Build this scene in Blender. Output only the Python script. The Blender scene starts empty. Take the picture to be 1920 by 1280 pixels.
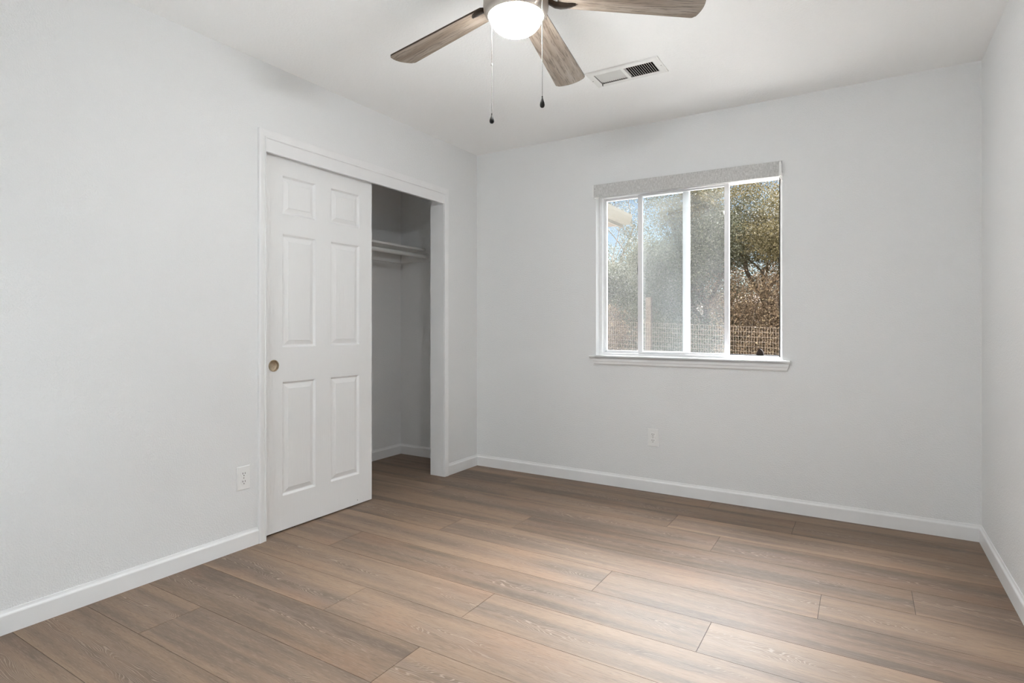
import bpy, bmesh, math, random
import numpy as np
from mathutils import Vector, Matrix

sc = bpy.context.scene
COL = sc.collection
PI = math.pi
R = math.radians

# ------------------------------------------------------------------ camera
cam_d = bpy.data.cameras.new('camera')
cam_d.sensor_width = 36.0
cam_d.lens = 1078.0 * 36.0 / 1920.0
cam_d.shift_y = -27.9 / 1920.0
cam_d.clip_start = 0.02
cam = bpy.data.objects.new('camera', cam_d)
cam.location = (2.607, -3.728, 1.091)
cam.rotation_euler = (R(90), 0, R(31.465))
COL.objects.link(cam)
sc.camera = cam

# ------------------------------------------------------------------ sky, sun, exposure
SKY = 0.14
SUN = 4.2
LAMP = 158.0
CLOUD_FILL = 80.0
BOUNCE_FILL = 122.0
world = bpy.data.worlds.new('sky')
sc.world = world
world.use_nodes = True
wn = world.node_tree
wn.nodes.clear()
sky = wn.nodes.new('ShaderNodeTexSky')
sky.sky_type = 'NISHITA'
sky.sun_disc = False
sky.sun_elevation = R(44)
sky.sun_rotation = R(202)
sky.air_density = 1.0
sky.dust_density = 1.0
bgn = wn.nodes.new('ShaderNodeBackground')
bgn.inputs['Strength'].default_value = SKY
won = wn.nodes.new('ShaderNodeOutputWorld')
wn.links.new(sky.outputs[0], bgn.inputs[0])
# unseen cloud bank added to light the room and the floor sheen
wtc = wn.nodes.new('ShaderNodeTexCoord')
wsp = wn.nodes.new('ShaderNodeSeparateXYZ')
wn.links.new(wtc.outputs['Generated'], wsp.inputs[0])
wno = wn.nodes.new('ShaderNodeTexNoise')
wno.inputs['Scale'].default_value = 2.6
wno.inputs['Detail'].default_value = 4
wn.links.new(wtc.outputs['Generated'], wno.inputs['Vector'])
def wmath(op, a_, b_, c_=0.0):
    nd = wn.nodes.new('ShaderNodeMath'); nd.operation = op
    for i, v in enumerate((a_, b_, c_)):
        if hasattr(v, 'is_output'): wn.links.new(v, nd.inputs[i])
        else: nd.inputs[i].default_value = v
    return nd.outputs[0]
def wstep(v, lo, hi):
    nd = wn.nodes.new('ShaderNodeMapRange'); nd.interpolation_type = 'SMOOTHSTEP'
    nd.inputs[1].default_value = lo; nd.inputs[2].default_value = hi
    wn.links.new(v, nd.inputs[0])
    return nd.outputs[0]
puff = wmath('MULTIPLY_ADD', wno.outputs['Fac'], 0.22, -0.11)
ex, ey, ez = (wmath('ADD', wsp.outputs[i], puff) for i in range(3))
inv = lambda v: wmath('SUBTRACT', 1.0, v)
fill_bank = wmath('MULTIPLY', wmath('MULTIPLY', wstep(ez, 0.40, 0.56), inv(wstep(ez, 0.86, 0.95))), wmath('MULTIPLY', wstep(ey, 0.18, 0.36), wstep(ex, -0.60, -0.40)))
fill_bg = wn.nodes.new('ShaderNodeBackground')
fill_bg.inputs[0].default_value = (0.96, 0.975, 1.0, 1)
fill_bg.inputs[1].default_value = CLOUD_FILL
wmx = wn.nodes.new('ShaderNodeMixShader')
wn.links.new(fill_bank, wmx.inputs[0]); wn.links.new(bgn.outputs[0], wmx.inputs[1]); wn.links.new(fill_bg.outputs[0], wmx.inputs[2])
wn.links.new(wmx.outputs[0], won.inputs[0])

sun_d = bpy.data.lights.new('sun', 'SUN')
sun_d.energy = SUN
sun_d.angle = R(0.53)
sun_d.color = (1.0, 0.95, 0.87)
sun = bpy.data.objects.new('sun', sun_d)
sun.rotation_euler = (R(46), 0, R(-22))      # from behind the house, high over the roof
sun.location = (0, -6, 12)
COL.objects.link(sun)

# added fill spot, bounced off the wall behind the camera
fl_d = bpy.data.lights.new('bounce_fill', 'SPOT')
fl_d.energy = BOUNCE_FILL
fl_d.spot_size = R(125)
fl_d.spot_blend = 0.8
fl_d.shadow_soft_size = 0.06
fl_d.color = (0.85, 0.945, 1.0)
fl = bpy.data.objects.new('bounce_fill', fl_d)
fl.location = (1.15, -3.20, 0.75)
fl.rotation_euler = (R(93), 0, R(180))
COL.objects.link(fl)

vs = sc.view_settings
vs.view_transform = 'Standard'
vs.look = 'None'
vs.exposure = 0.0
vs.gamma = 1.0
vs.use_curve_mapping = False
cy = sc.cycles
cy.use_denoising = True
cy.max_bounces = 14
cy.diffuse_bounces = 10
cy.glossy_bounces = 4
cy.transparent_max_bounces = 24
cy.transmission_bounces = 6
cy.sample_clamp_indirect = 60.0

# ------------------------------------------------------------------ node helpers
class NT:
    def __init__(s, name):
        s.m = bpy.data.materials.new(name)
        s.m.use_nodes = True
        s.t = s.m.node_tree
        s.t.nodes.clear()
        s.out = s.t.nodes.new('ShaderNodeOutputMaterial')
    def n(s, typ, **kw):
        nd = s.t.nodes.new(typ)
        for k, v in kw.items():
            setattr(nd, k, v)
        return nd
    def l(s, a, b):
        s.t.links.new(a, b)
    def put(s, sock, v):
        if hasattr(v, 'is_output'):
            s.l(v, sock)
        else:
            sock.default_value = v
    def math(s, op, a, b=0.0, c=0.0, clamp=False):
        nd = s.n('ShaderNodeMath', operation=op, use_clamp=clamp)
        for i, v in enumerate((a, b, c)):
            s.put(nd.inputs[i], v)
        return nd.outputs[0]
    def mix(s, f, a, b, blend='MIX'):
        nd = s.n('ShaderNodeMix', data_type='RGBA', blend_type=blend)
        s.put(nd.inputs[0], f)
        s.put(nd.inputs[6], a if hasattr(a, 'is_output') else tuple(a) + (1,))
        s.put(nd.inputs[7], b if hasattr(b, 'is_output') else tuple(b) + (1,))
        return nd.outputs[2]
    def noise(s, vec, scale, detail=2.0, rough=0.5, dim='3D', dist=0.0):
        nd = s.n('ShaderNodeTexNoise', noise_dimensions=dim)
        if vec is not None:
            s.l(vec, nd.inputs['Vector'])
        nd.inputs['Scale'].default_value = scale
        nd.inputs['Detail'].default_value = detail
        nd.inputs['Roughness'].default_value = rough
        nd.inputs['Distortion'].default_value = dist
        return nd.outputs['Fac']
    def smooth(s, v, a, b, lo=0.0, hi=1.0):
        nd = s.n('ShaderNodeMapRange', interpolation_type='SMOOTHSTEP')
        s.put(nd.inputs[0], v)
        for i, x in enumerate((a, b, lo, hi)):
            nd.inputs[i + 1].default_value = x
        return nd.outputs[0]
    def xyz(s, x, y, z=0.0):
        nd = s.n('ShaderNodeCombineXYZ')
        for i, v in enumerate((x, y, z)):
            s.put(nd.inputs[i], v)
        return nd.outputs[0]
    def sep(s, v):
        nd = s.n('ShaderNodeSeparateXYZ')
        s.l(v, nd.inputs[0])
        return nd.outputs
    def coord(s, which='Object'):
        return s.n('ShaderNodeTexCoord').outputs[which]
    def bsdf(s, col, rough=0.5, metal=0.0, bump=None, bump_d=0.001, bump_s=1.0, spec=None):
        p = s.n('ShaderNodeBsdfPrincipled')
        s.put(p.inputs['Base Color'], col if hasattr(col, 'is_output') else tuple(col) + (1,))
        s.put(p.inputs['Roughness'], rough)
        p.inputs['Metallic'].default_value = metal
        if spec is not None:
            p.inputs['Specular IOR Level'].default_value = spec
        if bump is not None:
            b = s.n('ShaderNodeBump')
            b.inputs['Strength'].default_value = bump_s
            b.inputs['Distance'].default_value = bump_d
            s.l(bump, b.inputs['Height'])
            s.l(b.outputs[0], p.inputs['Normal'])
        s.l(p.outputs[0], s.out.inputs[0])
        return p

def plain(name, col, rough=0.5, metal=0.0, spec=None, var=0.03, scale=30):
    t = NT(name)
    n = t.noise(t.coord(), scale, 3)
    f = t.smooth(n, 0.3, 0.7)
    c = t.mix(f, [x * (1 - var) for x in col], [min(1, x * (1 + var)) for x in col])
    t.bsdf(c, rough, metal, spec=spec)
    return t.m

def wall_mat(name, col, peel=0.0011, scale=150):
    t = NT(name)
    co = t.coord()
    n = t.noise(co, scale, 2, 0.5)
    n2 = t.noise(co, scale * 0.45, 2, 0.5)
    h = t.math('ADD', t.smooth(n, 0.42, 0.62), t.math('MULTIPLY', n2, 0.8))
    big = t.noise(co, 1.3, 2)
    c = t.mix(big, [x * 0.985 for x in col], [min(1, x * 1.01) for x in col])
    t.bsdf(c, 0.62, bump=h, bump_d=peel, bump_s=0.55, spec=0.35)
    return t.m

M = {}
M['wall'] = wall_mat('wall_paint', (0.80, 0.805, 0.805))
M['ceil'] = wall_mat('ceiling_paint', (0.95, 0.95, 0.945), 0.0009, 110)
M['trim'] = plain('trim_paint', (0.82, 0.82, 0.82), 0.38, var=0.012, scale=9)
M['vinyl'] = plain('white_vinyl', (0.84, 0.84, 0.85), 0.33, var=0.01)
M['plastic'] = plain('outlet_plastic', (0.84, 0.84, 0.83), 0.3, var=0.01)
M['black'] = plain('black_gloss', (0.012, 0.011, 0.010), 0.3, var=0.1, spec=0.3)
M['dark'] = plain('dark_slot', (0.02, 0.02, 0.02), 0.7, var=0.1)
M['rubber'] = plain('brown_rubber', (0.014, 0.010, 0.008), 0.8, var=0.2, spec=0.1)
M['bronze'] = plain('dark_bronze', (0.085, 0.068, 0.055), 0.3, 0.85, var=0.15, scale=60)
M['shelf'] = plain('shelf_paint', (0.78, 0.78, 0.77), 0.45, var=0.02, scale=6)
M['steel'] = plain('screw_steel', (0.42, 0.41, 0.40), 0.35, 0.9)
M['vent'] = plain('vent_enamel', (0.82, 0.82, 0.80), 0.4, var=0.012)
M['duct'] = plain('duct_dark', (0.03, 0.027, 0.024), 0.8, var=0.2)
M['chain'] = plain('chain_metal', (0.24, 0.23, 0.21), 0.5, 0.3)
M['chainwhite'] = plain('chain_sleeve', (0.40, 0.37, 0.33), 0.4, 0.2)
M['knob'] = plain('pull_cup_nickel', (0.47, 0.38, 0.27), 0.36, 0.55, var=0.12, scale=80)
M['gutter'] = plain('gutter_tan', (0.10, 0.088, 0.066), 0.45, var=0.04)
M['soffit'] = plain('soffit_tan', (0.085, 0.062, 0.045), 0.7, var=0.06)
M['stucco'] = plain('stucco', (0.55, 0.48, 0.40), 0.9, var=0.06)
M['roof'] = plain('shingles', (0.16, 0.14, 0.12), 0.9, var=0.3, scale=25)
M['postwood'] = plain('post_wood', (0.15, 0.11, 0.082), 0.8, var=0.2, scale=18)
M['wire'] = plain('fence_wire', (0.42, 0.34, 0.265), 0.6, 0.0, var=0.08)
M['bark'] = plain('bark', (0.15, 0.115, 0.085), 0.9, var=0.4, scale=22)

def nickel():
    t = NT('brushed_nickel')
    o = t.sep(t.coord())
    n = t.noise(t.xyz(t.math('MULTIPLY', o[0], 3), t.math('MULTIPLY', o[1], 3), t.math('MULTIPLY', o[2], 220)), 1.0, 2)
    c = t.mix(n, (0.40, 0.36, 0.32), (0.56, 0.51, 0.46))
    t.bsdf(c, 0.36, 0.9)
    return t.m
M['nickel'] = nickel()

def door_mat():
    t = NT('door_paint')
    o = t.sep(t.coord())
    v = t.xyz(0.0, t.math('MULTIPLY', o[1], 240), t.math('MULTIPLY', o[2], 7))
    n = t.noise(v, 1.0, 3, 0.6, dist=0.6)
    h = t.smooth(n, 0.45, 0.62)
    t.bsdf((0.82, 0.82, 0.815), 0.42, bump=h, bump_d=0.0006, bump_s=0.5)
    return t.m
M['door'] = door_mat()

def fabric_mat():
    t = NT('shade_fabric')
    o = t.sep(t.coord())
    a = t.noise(t.xyz(t.math('MULTIPLY', o[0], 260), 0.0, t.math('MULTIPLY', o[2], 45)), 1.0, 3, 0.7)
    b = t.noise(t.xyz(t.math('MULTIPLY', o[0], 60), 0.0, t.math('MULTIPLY', o[2], 260)), 1.0, 2, 0.7)
    f = t.math('ADD', t.math('MULTIPLY', a, 0.65), t.math('MULTIPLY', b, 0.35))
    c = t.mix(t.smooth(f, 0.36, 0.64), (0.44, 0.435, 0.425), (0.70, 0.695, 0.68))
    t.bsdf(c, 0.9, bump=f, bump_d=0.001, spec=0.1)
    return t.m
M['fabric'] = fabric_mat()

def blade_mat():
    t = NT('blade_weathered_oak')
    o = t.sep(t.coord())
    x, y = o[0], o[1]
    rnd = t.math('MULTIPLY', t.n('ShaderNodeObjectInfo').outputs['Random'], 30)
    drift = t.math('MULTIPLY', t.math('SUBTRACT', t.noise(t.xyz(t.math('MULTIPLY', x, 3.0), t.math('MULTIPLY', y, 9), rnd), 1.0, 2), 0.5), 0.022)
    yy = t.math('ADD', y, drift)
    a = t.noise(t.xyz(t.math('MULTIPLY', x, 11), t.math('MULTIPLY', yy, 170), rnd), 1.0, 4, 0.7)
    b = t.noise(t.xyz(t.math('MULTIPLY', x, 2.2), t.math('MULTIPLY', yy, 26), rnd), 1.0, 2, 0.5)
    c = t.mix(t.smooth(b, 0.3, 0.7), (0.205, 0.155, 0.115), (0.345, 0.285, 0.232))
    c = t.mix(t.math('MULTIPLY', t.smooth(a, 0.48, 0.64), 0.8), c, (0.105, 0.077, 0.058))
    t.bsdf(c, 0.5, spec=0.35)
    return t.m
M['blade'] = blade_mat()

def floor_mat():
    """Wire brushed brown oak planks; U runs along the plank in metres, V across it."""
    t = NT('oak_plank_floor')
    uvn = t.n('ShaderNodeUVMap', uv_map='plank')
    u, v, _ = t.sep(uvn.outputs[0])
    at = t.n('ShaderNodeAttribute', attribute_name='plank_tone')
    r1, r2, r3 = t.sep(at.outputs['Vector'])
    off = t.math('MULTIPLY', r1, 91.0)
    mul = lambda a, b: t.math('MULTIPLY', a, b)
    add = lambda a, b: t.math('ADD', a, b)
    # colour drift: soft long bands of lighter tan and darker grey brown
    band = t.noise(t.xyz(mul(u, 0.55), mul(v, 11), off), 1.0, 2, 0.5)
    band2 = t.noise(t.xyz(mul(u, 1.3), mul(v, 20), add(off, 7)), 1.0, 2, 0.5)
    patch = t.noise(t.xyz(mul(u, 2.0), mul(v, 5), add(off, 3)), 1.0, 1, 0.5)
    bf = add(mul(band, 0.62), mul(band2, 0.38))
    c = t.mix(t.smooth(bf, 0.38, 0.60), (0.198, 0.142, 0.105), (0.330, 0.226, 0.153))
    c = t.mix(mul(t.smooth(patch, 0.52, 0.75), 0.5), c, (0.35, 0.215, 0.140))
    # tone of each plank
    tone = t.math('MULTIPLY_ADD', r2, 0.26, 0.66)
    tn = t.n('ShaderNodeMix', data_type='RGBA', blend_type='MULTIPLY')
    tn.inputs[0].default_value = 1.0
    t.l(c, tn.inputs[6])
    t.l(t.xyz(tone, tone, tone), tn.inputs[7])
    c = tn.outputs[2]
    # fine straight pores
    pores = t.noise(t.xyz(mul(u, 22), mul(v, 300), off), 1.0, 3, 0.65)
    c = t.mix(mul(t.smooth(pores, 0.50, 0.66), 0.26), c, (0.40, 0.31, 0.245))
    dk = t.noise(t.xyz(mul(u, 17), mul(v, 190), add(off, 11)), 1.0, 4, 0.7)
    c = t.mix(mul(t.smooth(dk, 0.50, 0.68), 0.40), c, (0.105, 0.075, 0.056))
    # cathedral arches: nested parabolas running along the plank
    drift = mul(t.math('SUBTRACT', t.noise(t.xyz(mul(u, 1.1), 0.0, add(off, 21)), 1.0, 2), 0.5), 0.17)
    vv = t.math('SUBTRACT', v, drift)
    wob = t.noise(t.xyz(mul(u, 3.2), mul(v, 17), add(off, 31)), 1.0, 2, 0.5)
    wob2 = t.noise(t.xyz(mul(u, 22), mul(v, 70), add(off, 33)), 1.0, 2, 0.5)
    sgn = t.math('SUBTRACT', mul(t.math('GREATER_THAN', r3, 0.5), 2.0), 1.0)
    par = mul(mul(vv, vv), 5200.0)
    g = add(add(mul(mul(u, 14.0), sgn), mul(t.math('SQRT', add(par, 0.12)), 3.0)), add(mul(wob, 14.0), mul(wob2, 0.9)))
    saw = t.math('FRACT', g)
    line = t.math('SUBTRACT', 1.0, t.math('ABSOLUTE', t.math('MULTIPLY_ADD', saw, 2.0, -1.0)))
    line = t.smooth(line, 0.58, 0.86)
    inner = t.math('SUBTRACT', 1.0, t.smooth(t.math('ABSOLUTE', vv), 0.026, 0.066))
    zone = t.smooth(t.noise(t.xyz(mul(u, 1.3), mul(v, 5), add(off, 41)), 1.0, 2), 0.36, 0.52)
    brk = t.smooth(t.noise(t.xyz(mul(u, 9), mul(v, 45), add(off, 51)), 1.0, 2), 0.28, 0.52)
    lm = mul(mul(mul(line, inner), zone), brk)
    core = mul(mul(inner, zone), 0.38)
    c = t.mix(core, c, (0.125, 0.088, 0.066))
    c = t.mix(mul(lm, 0.5), c, (0.46, 0.36, 0.285))
    rough = t.math('MULTIPLY_ADD', pores, 0.10, 0.52)
    hh = add(mul(pores, 0.6), mul(lm, -0.5))
    t.bsdf(c, rough, bump=hh, bump_d=0.0005, bump_s=0.35, spec=0.36)
    return t.m
M['floor'] = floor_mat()
M['groove'] = plain('plank_groove', (0.05, 0.036, 0.028), 0.8)

def glass_mat(name, dust, tint=(0.96, 0.975, 0.975)):
    t = NT(name)
    tr = t.n('ShaderNodeBsdfTransparent')
    tr.inputs[0].default_value = tint + (1,)
    gl = t.n('ShaderNodeBsdfGlossy')
    gl.inputs['Roughness'].default_value = 0.02
    fr = t.n('ShaderNodeFresnel')
    fr.inputs['IOR'].default_value = 1.45
    a = t.n('ShaderNodeMixShader')
    t.l(fr.outputs[0], a.inputs[0]); t.l(tr.outputs[0], a.inputs[1]); t.l(gl.outputs[0], a.inputs[2])
    tl = t.n('ShaderNodeBsdfTranslucent')
    tl.inputs[0].default_value = (0.95, 0.96, 0.97, 1)
    df = t.n('ShaderNodeBsdfDiffuse')
    df.inputs[0].default_value = (0.9, 0.9, 0.9, 1)
    ds = t.n('ShaderNodeMixShader')
    ds.inputs[0].default_value = 0.3
    t.l(tl.outputs[0], ds.inputs[1]); t.l(df.outputs[0], ds.inputs[2])
    o = t.sep(t.coord())
    n = t.noise(t.xyz(t.math('MULTIPLY', o[0], 3.5), 0.0, t.math('MULTIPLY', o[2], 2.2)), 1.0, 3)
    f = t.math('MULTIPLY', t.smooth(n, 0.2, 0.8, 0.65, 1.35), dust)
    b = t.n('ShaderNodeMixShader')
    t.l(f, b.inputs[0]); t.l(a.outputs[0], b.inputs[1]); t.l(ds.outputs[0], b.inputs[2])
    t.l(b.outputs[0], t.out.inputs[0])
    return t.m
M['glass'] = glass_mat('dusty_glass', 0.018)
M['glass2'] = glass_mat('dusty_sash_glass', 0.0145)

def bowl_mat():
    t = NT('lit_frosted_bowl')
    e = t.n('ShaderNodeEmission')
    e.inputs[0].default_value = (0.955, 0.985, 1.0, 1)
    e.inputs[1].default_value = LAMP
    t.l(e.outputs[0], t.out.inputs[0])
    return t.m
M['bowl'] = bowl_mat()

def leaf_mat(name, cols):
    t = NT(name)
    at = t.n('ShaderNodeAttribute', attribute_name='tone')
    ramp = t.n('ShaderNodeValToRGB')
    el = ramp.color_ramp.elements
    el[0].position = 0.0; el[0].color = tuple(cols[0]) + (1,)
    el[1].position = 1.0; el[1].color = tuple(cols[-1]) + (1,)
    for i, c in enumerate(cols[1:-1]):
        e = el.new((i + 1) / (len(cols) - 1)); e.color = tuple(c) + (1,)
    t.l(at.outputs['Fac'], ramp.inputs[0])
    p = t.n('ShaderNodeBsdfPrincipled')
    t.l(ramp.outputs[0], p.inputs['Base Color'])
    p.inputs['Roughness'].default_value = 0.6
    p.inputs['Specular IOR Level'].default_value = 0.25
    tl = t.n('ShaderNodeBsdfTranslucent')
    t.l(ramp.outputs[0], tl.inputs[0])
    mx = t.n('ShaderNodeMixShader')
    mx.inputs[0].default_value = 0.14
    t.l(p.outputs[0], mx.inputs[1]); t.l(tl.outputs[0], mx.inputs[2])
    t.l(mx.outputs[0], t.out.inputs[0])
    return t.m
M['oakleaf'] = leaf_mat('oak_leaves', [(0.045, 0.041, 0.019), (0.128, 0.108, 0.054), (0.192, 0.162, 0.083), (0.308, 0.262, 0.188)])
M['greyleaf'] = leaf_mat('grey_green_leaves', [(0.038, 0.041, 0.025), (0.092, 0.096, 0.059), (0.150, 0.150, 0.100), (0.243, 0.239, 0.184)])
M['dryleaf'] = leaf_mat('dry_brush', [(0.074, 0.054, 0.036), (0.181, 0.128, 0.083), (0.280, 0.204, 0.130), (0.412, 0.345, 0.204)])

def ground_mat():
    t = NT('dry_ground')
    co = t.coord()
    a = t.noise(co, 2.2, 4, 0.6)
    b = t.noise(co, 38, 3, 0.7)
    c = t.mix(t.smooth(a, 0.35, 0.65), (0.06, 0.044, 0.030), (0.10, 0.077, 0.05))
    c = t.mix(t.math('MULTIPLY', t.smooth(b, 0.45, 0.65), 0.5), c, (0.12, 0.085, 0.06))
    t.bsdf(c, 0.95, bump=b, bump_d=0.03)
    return t.m
M['ground'] = ground_mat()

# ------------------------------------------------------------------ mesh helpers
class MB:
    """collects shapes and links them as one mesh object"""
    def __init__(s):
        s.bm = bmesh.new()
    def box(s, x0, x1, y0, y1, z0, z1, bev=0.0, seg=2):
        x0, x1 = min(x0, x1), max(x0, x1); y0, y1 = min(y0, y1), max(y0, y1); z0, z1 = min(z0, z1), max(z0, z1)
        vs_ = [s.bm.verts.new(p) for p in ((x0, y0, z0), (x1, y0, z0), (x1, y1, z0), (x0, y1, z0), (x0, y0, z1), (x1, y0, z1), (x1, y1, z1), (x0, y1, z1))]
        fs = [s.bm.faces.new([vs_[i] for i in f]) for f in ((0, 3, 2, 1), (4, 5, 6, 7), (0, 1, 5, 4), (1, 2, 6, 5), (2, 3, 7, 6), (3, 0, 4, 7))]
        if bev > 0:
            es = list({e for f in fs for e in f.edges})
            bmesh.ops.bevel(s.bm, geom=es, offset=bev, segments=seg, affect='EDGES', profile=0.6)
        return s
    def quad(s, *pts):
        s.bm.faces.new([s.bm.verts.new(p) for p in pts])
        return s
    def sweep(s, prof, path, closed_prof=True):
        """prof(i) -> list of 3D points at the i-th station; joins stations with quads and caps the ends"""
        rings = [[s.bm.verts.new(p) for p in prof(st)] for st in path]
        n = len(rings[0])
        for a, b in zip(rings, rings[1:]):
            for i in range(n if closed_prof else n - 1):
                j = (i + 1) % n
                s.bm.faces.new((a[i], a[j], b[j], b[i]))
        if closed_prof:
            s.bm.faces.new(rings[0][::-1]); s.bm.faces.new(rings[-1])
        return s
    def lathe(s, prof, seg=48, c=(0, 0, 0), cap0=True, cap1=True):
        rings = []
        for r, z in prof:
            if r < 1e-6:
                rings.append([s.bm.verts.new((c[0], c[1], c[2] + z))])
            else:
                rings.append([s.bm.verts.new((c[0] + r * math.cos(2 * PI * k / seg), c[1] + r * math.sin(2 * PI * k / seg), c[2] + z)) for k in range(seg)])
        for a, b in zip(rings, rings[1:]):
            if len(a) == 1 and len(b) == 1:
                continue
            for k in range(seg):
                j = (k + 1) % seg
                if len(a) == 1:
                    s.bm.faces.new((a[0], b[j], b[k]))
                elif len(b) == 1:
                    s.bm.faces.new((a[k], a[j], b[0]))
                else:
                    s.bm.faces.new((a[k], a[j], b[j], b[k]))
        if cap0 and len(rings[0]) > 1:
            s.bm.faces.new(rings[0][::-1])
        if cap1 and len(rings[-1]) > 1:
            s.bm.faces.new(rings[-1])
        return s
    def tube(s, pts, rad, seg=8, cap=True):
        pts = [Vector(p) for p in pts]
        if not hasattr(rad, '__len__'):
            rad = [rad] * len(pts)
        rings = []
        up = None
        for i, p in enumerate(pts):
            d = (pts[min(i + 1, len(pts) - 1)] - pts[max(i - 1, 0)]).normalized()
            if up is None:
                up = d.orthogonal().normalized()
            up = (up - d * up.dot(d)).normalized()
            w = d.cross(up)
            rings.append([s.bm.verts.new(p + (up * math.cos(2 * PI * k / seg) + w * math.sin(2 * PI * k / seg)) * rad[i]) for k in range(seg)])
        for a, b in zip(rings, rings[1:]):
            for k in range(seg):
                j = (k + 1) % seg
                s.bm.faces.new((a[k], a[j], b[j], b[k]))
        if cap:
            s.bm.faces.new(rings[0][::-1]); s.bm.faces.new(rings[-1])
        return s
    def ball(s, c, r, u=8, v=6):
        bmesh.ops.create_uvsphere(s.bm, u_segments=u, v_segments=v, radius=r, matrix=Matrix.Translation(c))
        return s
    def xf(s, mat):
        bmesh.ops.transform(s.bm, matrix=mat, verts=s.bm.verts)
        return s
    def build(s, name, mat, parent=None, smooth=None, recalc=True):
        if recalc:
            bmesh.ops.recalc_face_normals(s.bm, faces=s.bm.faces)
        me = bpy.data.meshes.new(name)
        s.bm.to_mesh(me)
        s.bm.free()
        me.materials.append(mat)
        if smooth is not None:
            me.shade_smooth()
            me.set_sharp_from_angle(angle=R(smooth))
        o = bpy.data.objects.new(name, me)
        COL.objects.link(o)
        if parent:
            o.parent = parent
        return o

def tag(o, label, cat, group=None, kind=None):
    o['label'] = label
    o['category'] = cat
    if group: o['group'] = group
    if kind: o['kind'] = kind
    return o

def empty(name, loc=(0, 0, 0), rz=0.0):
    o = bpy.data.objects.new(name, None)
    o.location = loc
    o.rotation_euler = (0, 0, rz)
    o.empty_display_size = 0.1
    COL.objects.link(o)
    return o

def copy_tree(o, parent=None):
    c = o.copy()
    COL.objects.link(c)
    if parent: c.parent = parent
    for ch in list(o.children):
        copy_tree(ch, c)
    return c

def struct(o, label, cat):
    return tag(o, label, cat, kind='structure')

# ------------------------------------------------------------------ dimensions
W, H, YN = 3.117, 2.44, -3.94        # room: x 0..W, y YN..0, back wall at y = 0
CX = -0.80                            # closet back wall
CY0 = -2.30                           # closet far end
OY0, OY1, OZ = -1.884, -0.422, 2.05   # closet opening
WX0, WX1, WZ0, WZ1 = 1.013, 2.196, 0.893, 2.071   # window opening
TW = 0.15

# ------------------------------------------------------------------ floor of single planks
def build_floor():
    rnd = random.Random(5)
    PIT, LEN, Y0 = 0.2295, 1.797, -0.1545
    ends = {0: 1.805, 1: .485, 2: 1.69, 3: .173, 4: .978, 5: .662, 6: 1.648, 7: .33, 8: 1.319, 9: .83, 10: 1.316, 11: .407, 12: 1.62, 13: 0.93, 14: .2, 15: 1.1, 16: 1.5, 17: .6}
    X0, X1 = CX - 0.05, W + 0.05
    g, dp = 0.0009, 0.0014
    verts, faces, uvs, tones, mats = [], [], [], [], []
    def face(pts, uv, tone, mi):
        i = len(verts)
        verts.extend(pts); faces.append(tuple(range(i, i + len(pts))))
        uvs.extend(uv); tones.extend([tone] * len(pts)); mats.append(mi)
    for k in range(18):
        ya, yb = Y0 - PIT * k, Y0 - PIT * (k - 1)
        ylo, yhi = max(ya, YN - 0.05), min(yb, 0.05)
        if yhi <= ylo: continue
        e = ends[k]
        while e > X0: e -= LEN
        while e < X1:
            xa, xb = max(e, X0), min(e + LEN, X1)
            if xb - xa > 0.002:
                tone = (rnd.random(), rnd.random(), rnd.random())
                uo, vm = rnd.uniform(0, 50), (ya + yb) / 2
                a0, a1, b0, b1 = xa + g, xb - g, ylo + g, yhi - g
                U = lambda x, y: (x - e + uo, y - vm)
                top = [(a0, b0, 0), (a1, b0, 0), (a1, b1, 0), (a0, b1, 0)]
                face(top, [U(p[0], p[1]) for p in top], tone, 0)
                for i in range(4):
                    p, q = top[i], top[(i + 1) % 4]
                    sk = [p, (p[0], p[1], -dp), (q[0], q[1], -dp), q]
                    face(sk, [U(c[0], c[1]) for c in sk], tone, 0)
            e += LEN
    z = -0.0014
    face([(X0, YN - .05, z), (X1, YN - .05, z), (X1, .05, z), (X0, .05, z)], [(0, 0)] * 4, (.5, .5, .5), 1)
    z = -0.12
    face([(X0, YN - .05, z), (X0, .05, z), (X1, .05, z), (X1, YN - .05, z)], [(0, 0)] * 4, (.5, .5, .5), 1)
    me = bpy.data.meshes.new('floor')
    me.from_pydata(verts, [], faces)
    ul = me.uv_layers.new(name='plank')
    ul.data.foreach_set('uv', np.array(uvs, 'f').ravel())
    ca = me.attributes.new('plank_tone', 'FLOAT_VECTOR', 'CORNER')
    ca.data.foreach_set('vector', np.array(tones, 'f').ravel())
    me.materials.append(M['floor']); me.materials.append(M['groove'])
    me.polygons.foreach_set('material_index', mats)
    o = bpy.data.objects.new('floor', me)
    COL.objects.link(o)
    struct(o, 'brown wire brushed oak plank floor running through the room and closet', 'floor')
build_floor()

# ------------------------------------------------------------------ walls and ceiling
b = MB()
b.box(CX - 0.1, WX0, 0, TW, -0.1, H + .1); b.box(WX1, W + 0.1, 0, TW, -0.1, H + .1)
b.box(WX0, WX1, 0, TW, -0.1, WZ0 - 0.002); b.box(WX0, WX1, 0, TW, WZ1, H + .1)
struct(b.build('wall_back', M['wall']), 'white textured back wall with the window', 'wall')
b = MB()
T = 0.115
b.box(-T, 0, YN, OY0 - .02, 0, H); b.box(-T, 0, OY1 + .02, 0, 0, H); b.box(-T, 0, OY0 - .02, OY1 + .02, OZ + .02, H)
struct(b.build('wall_left', M['wall']), 'white textured left wall with the closet opening', 'wall')
struct(MB().box(W, W + .1, YN - .1, 0, -.1, H + .1).build('wall_right', M['wall']), 'white right wall at the picture edge', 'wall')
struct(MB().box(CX - .1, W, YN - .1, YN, -.1, H + .1).build('wall_near', M['wall']), 'white wall behind the viewer', 'wall')
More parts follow.
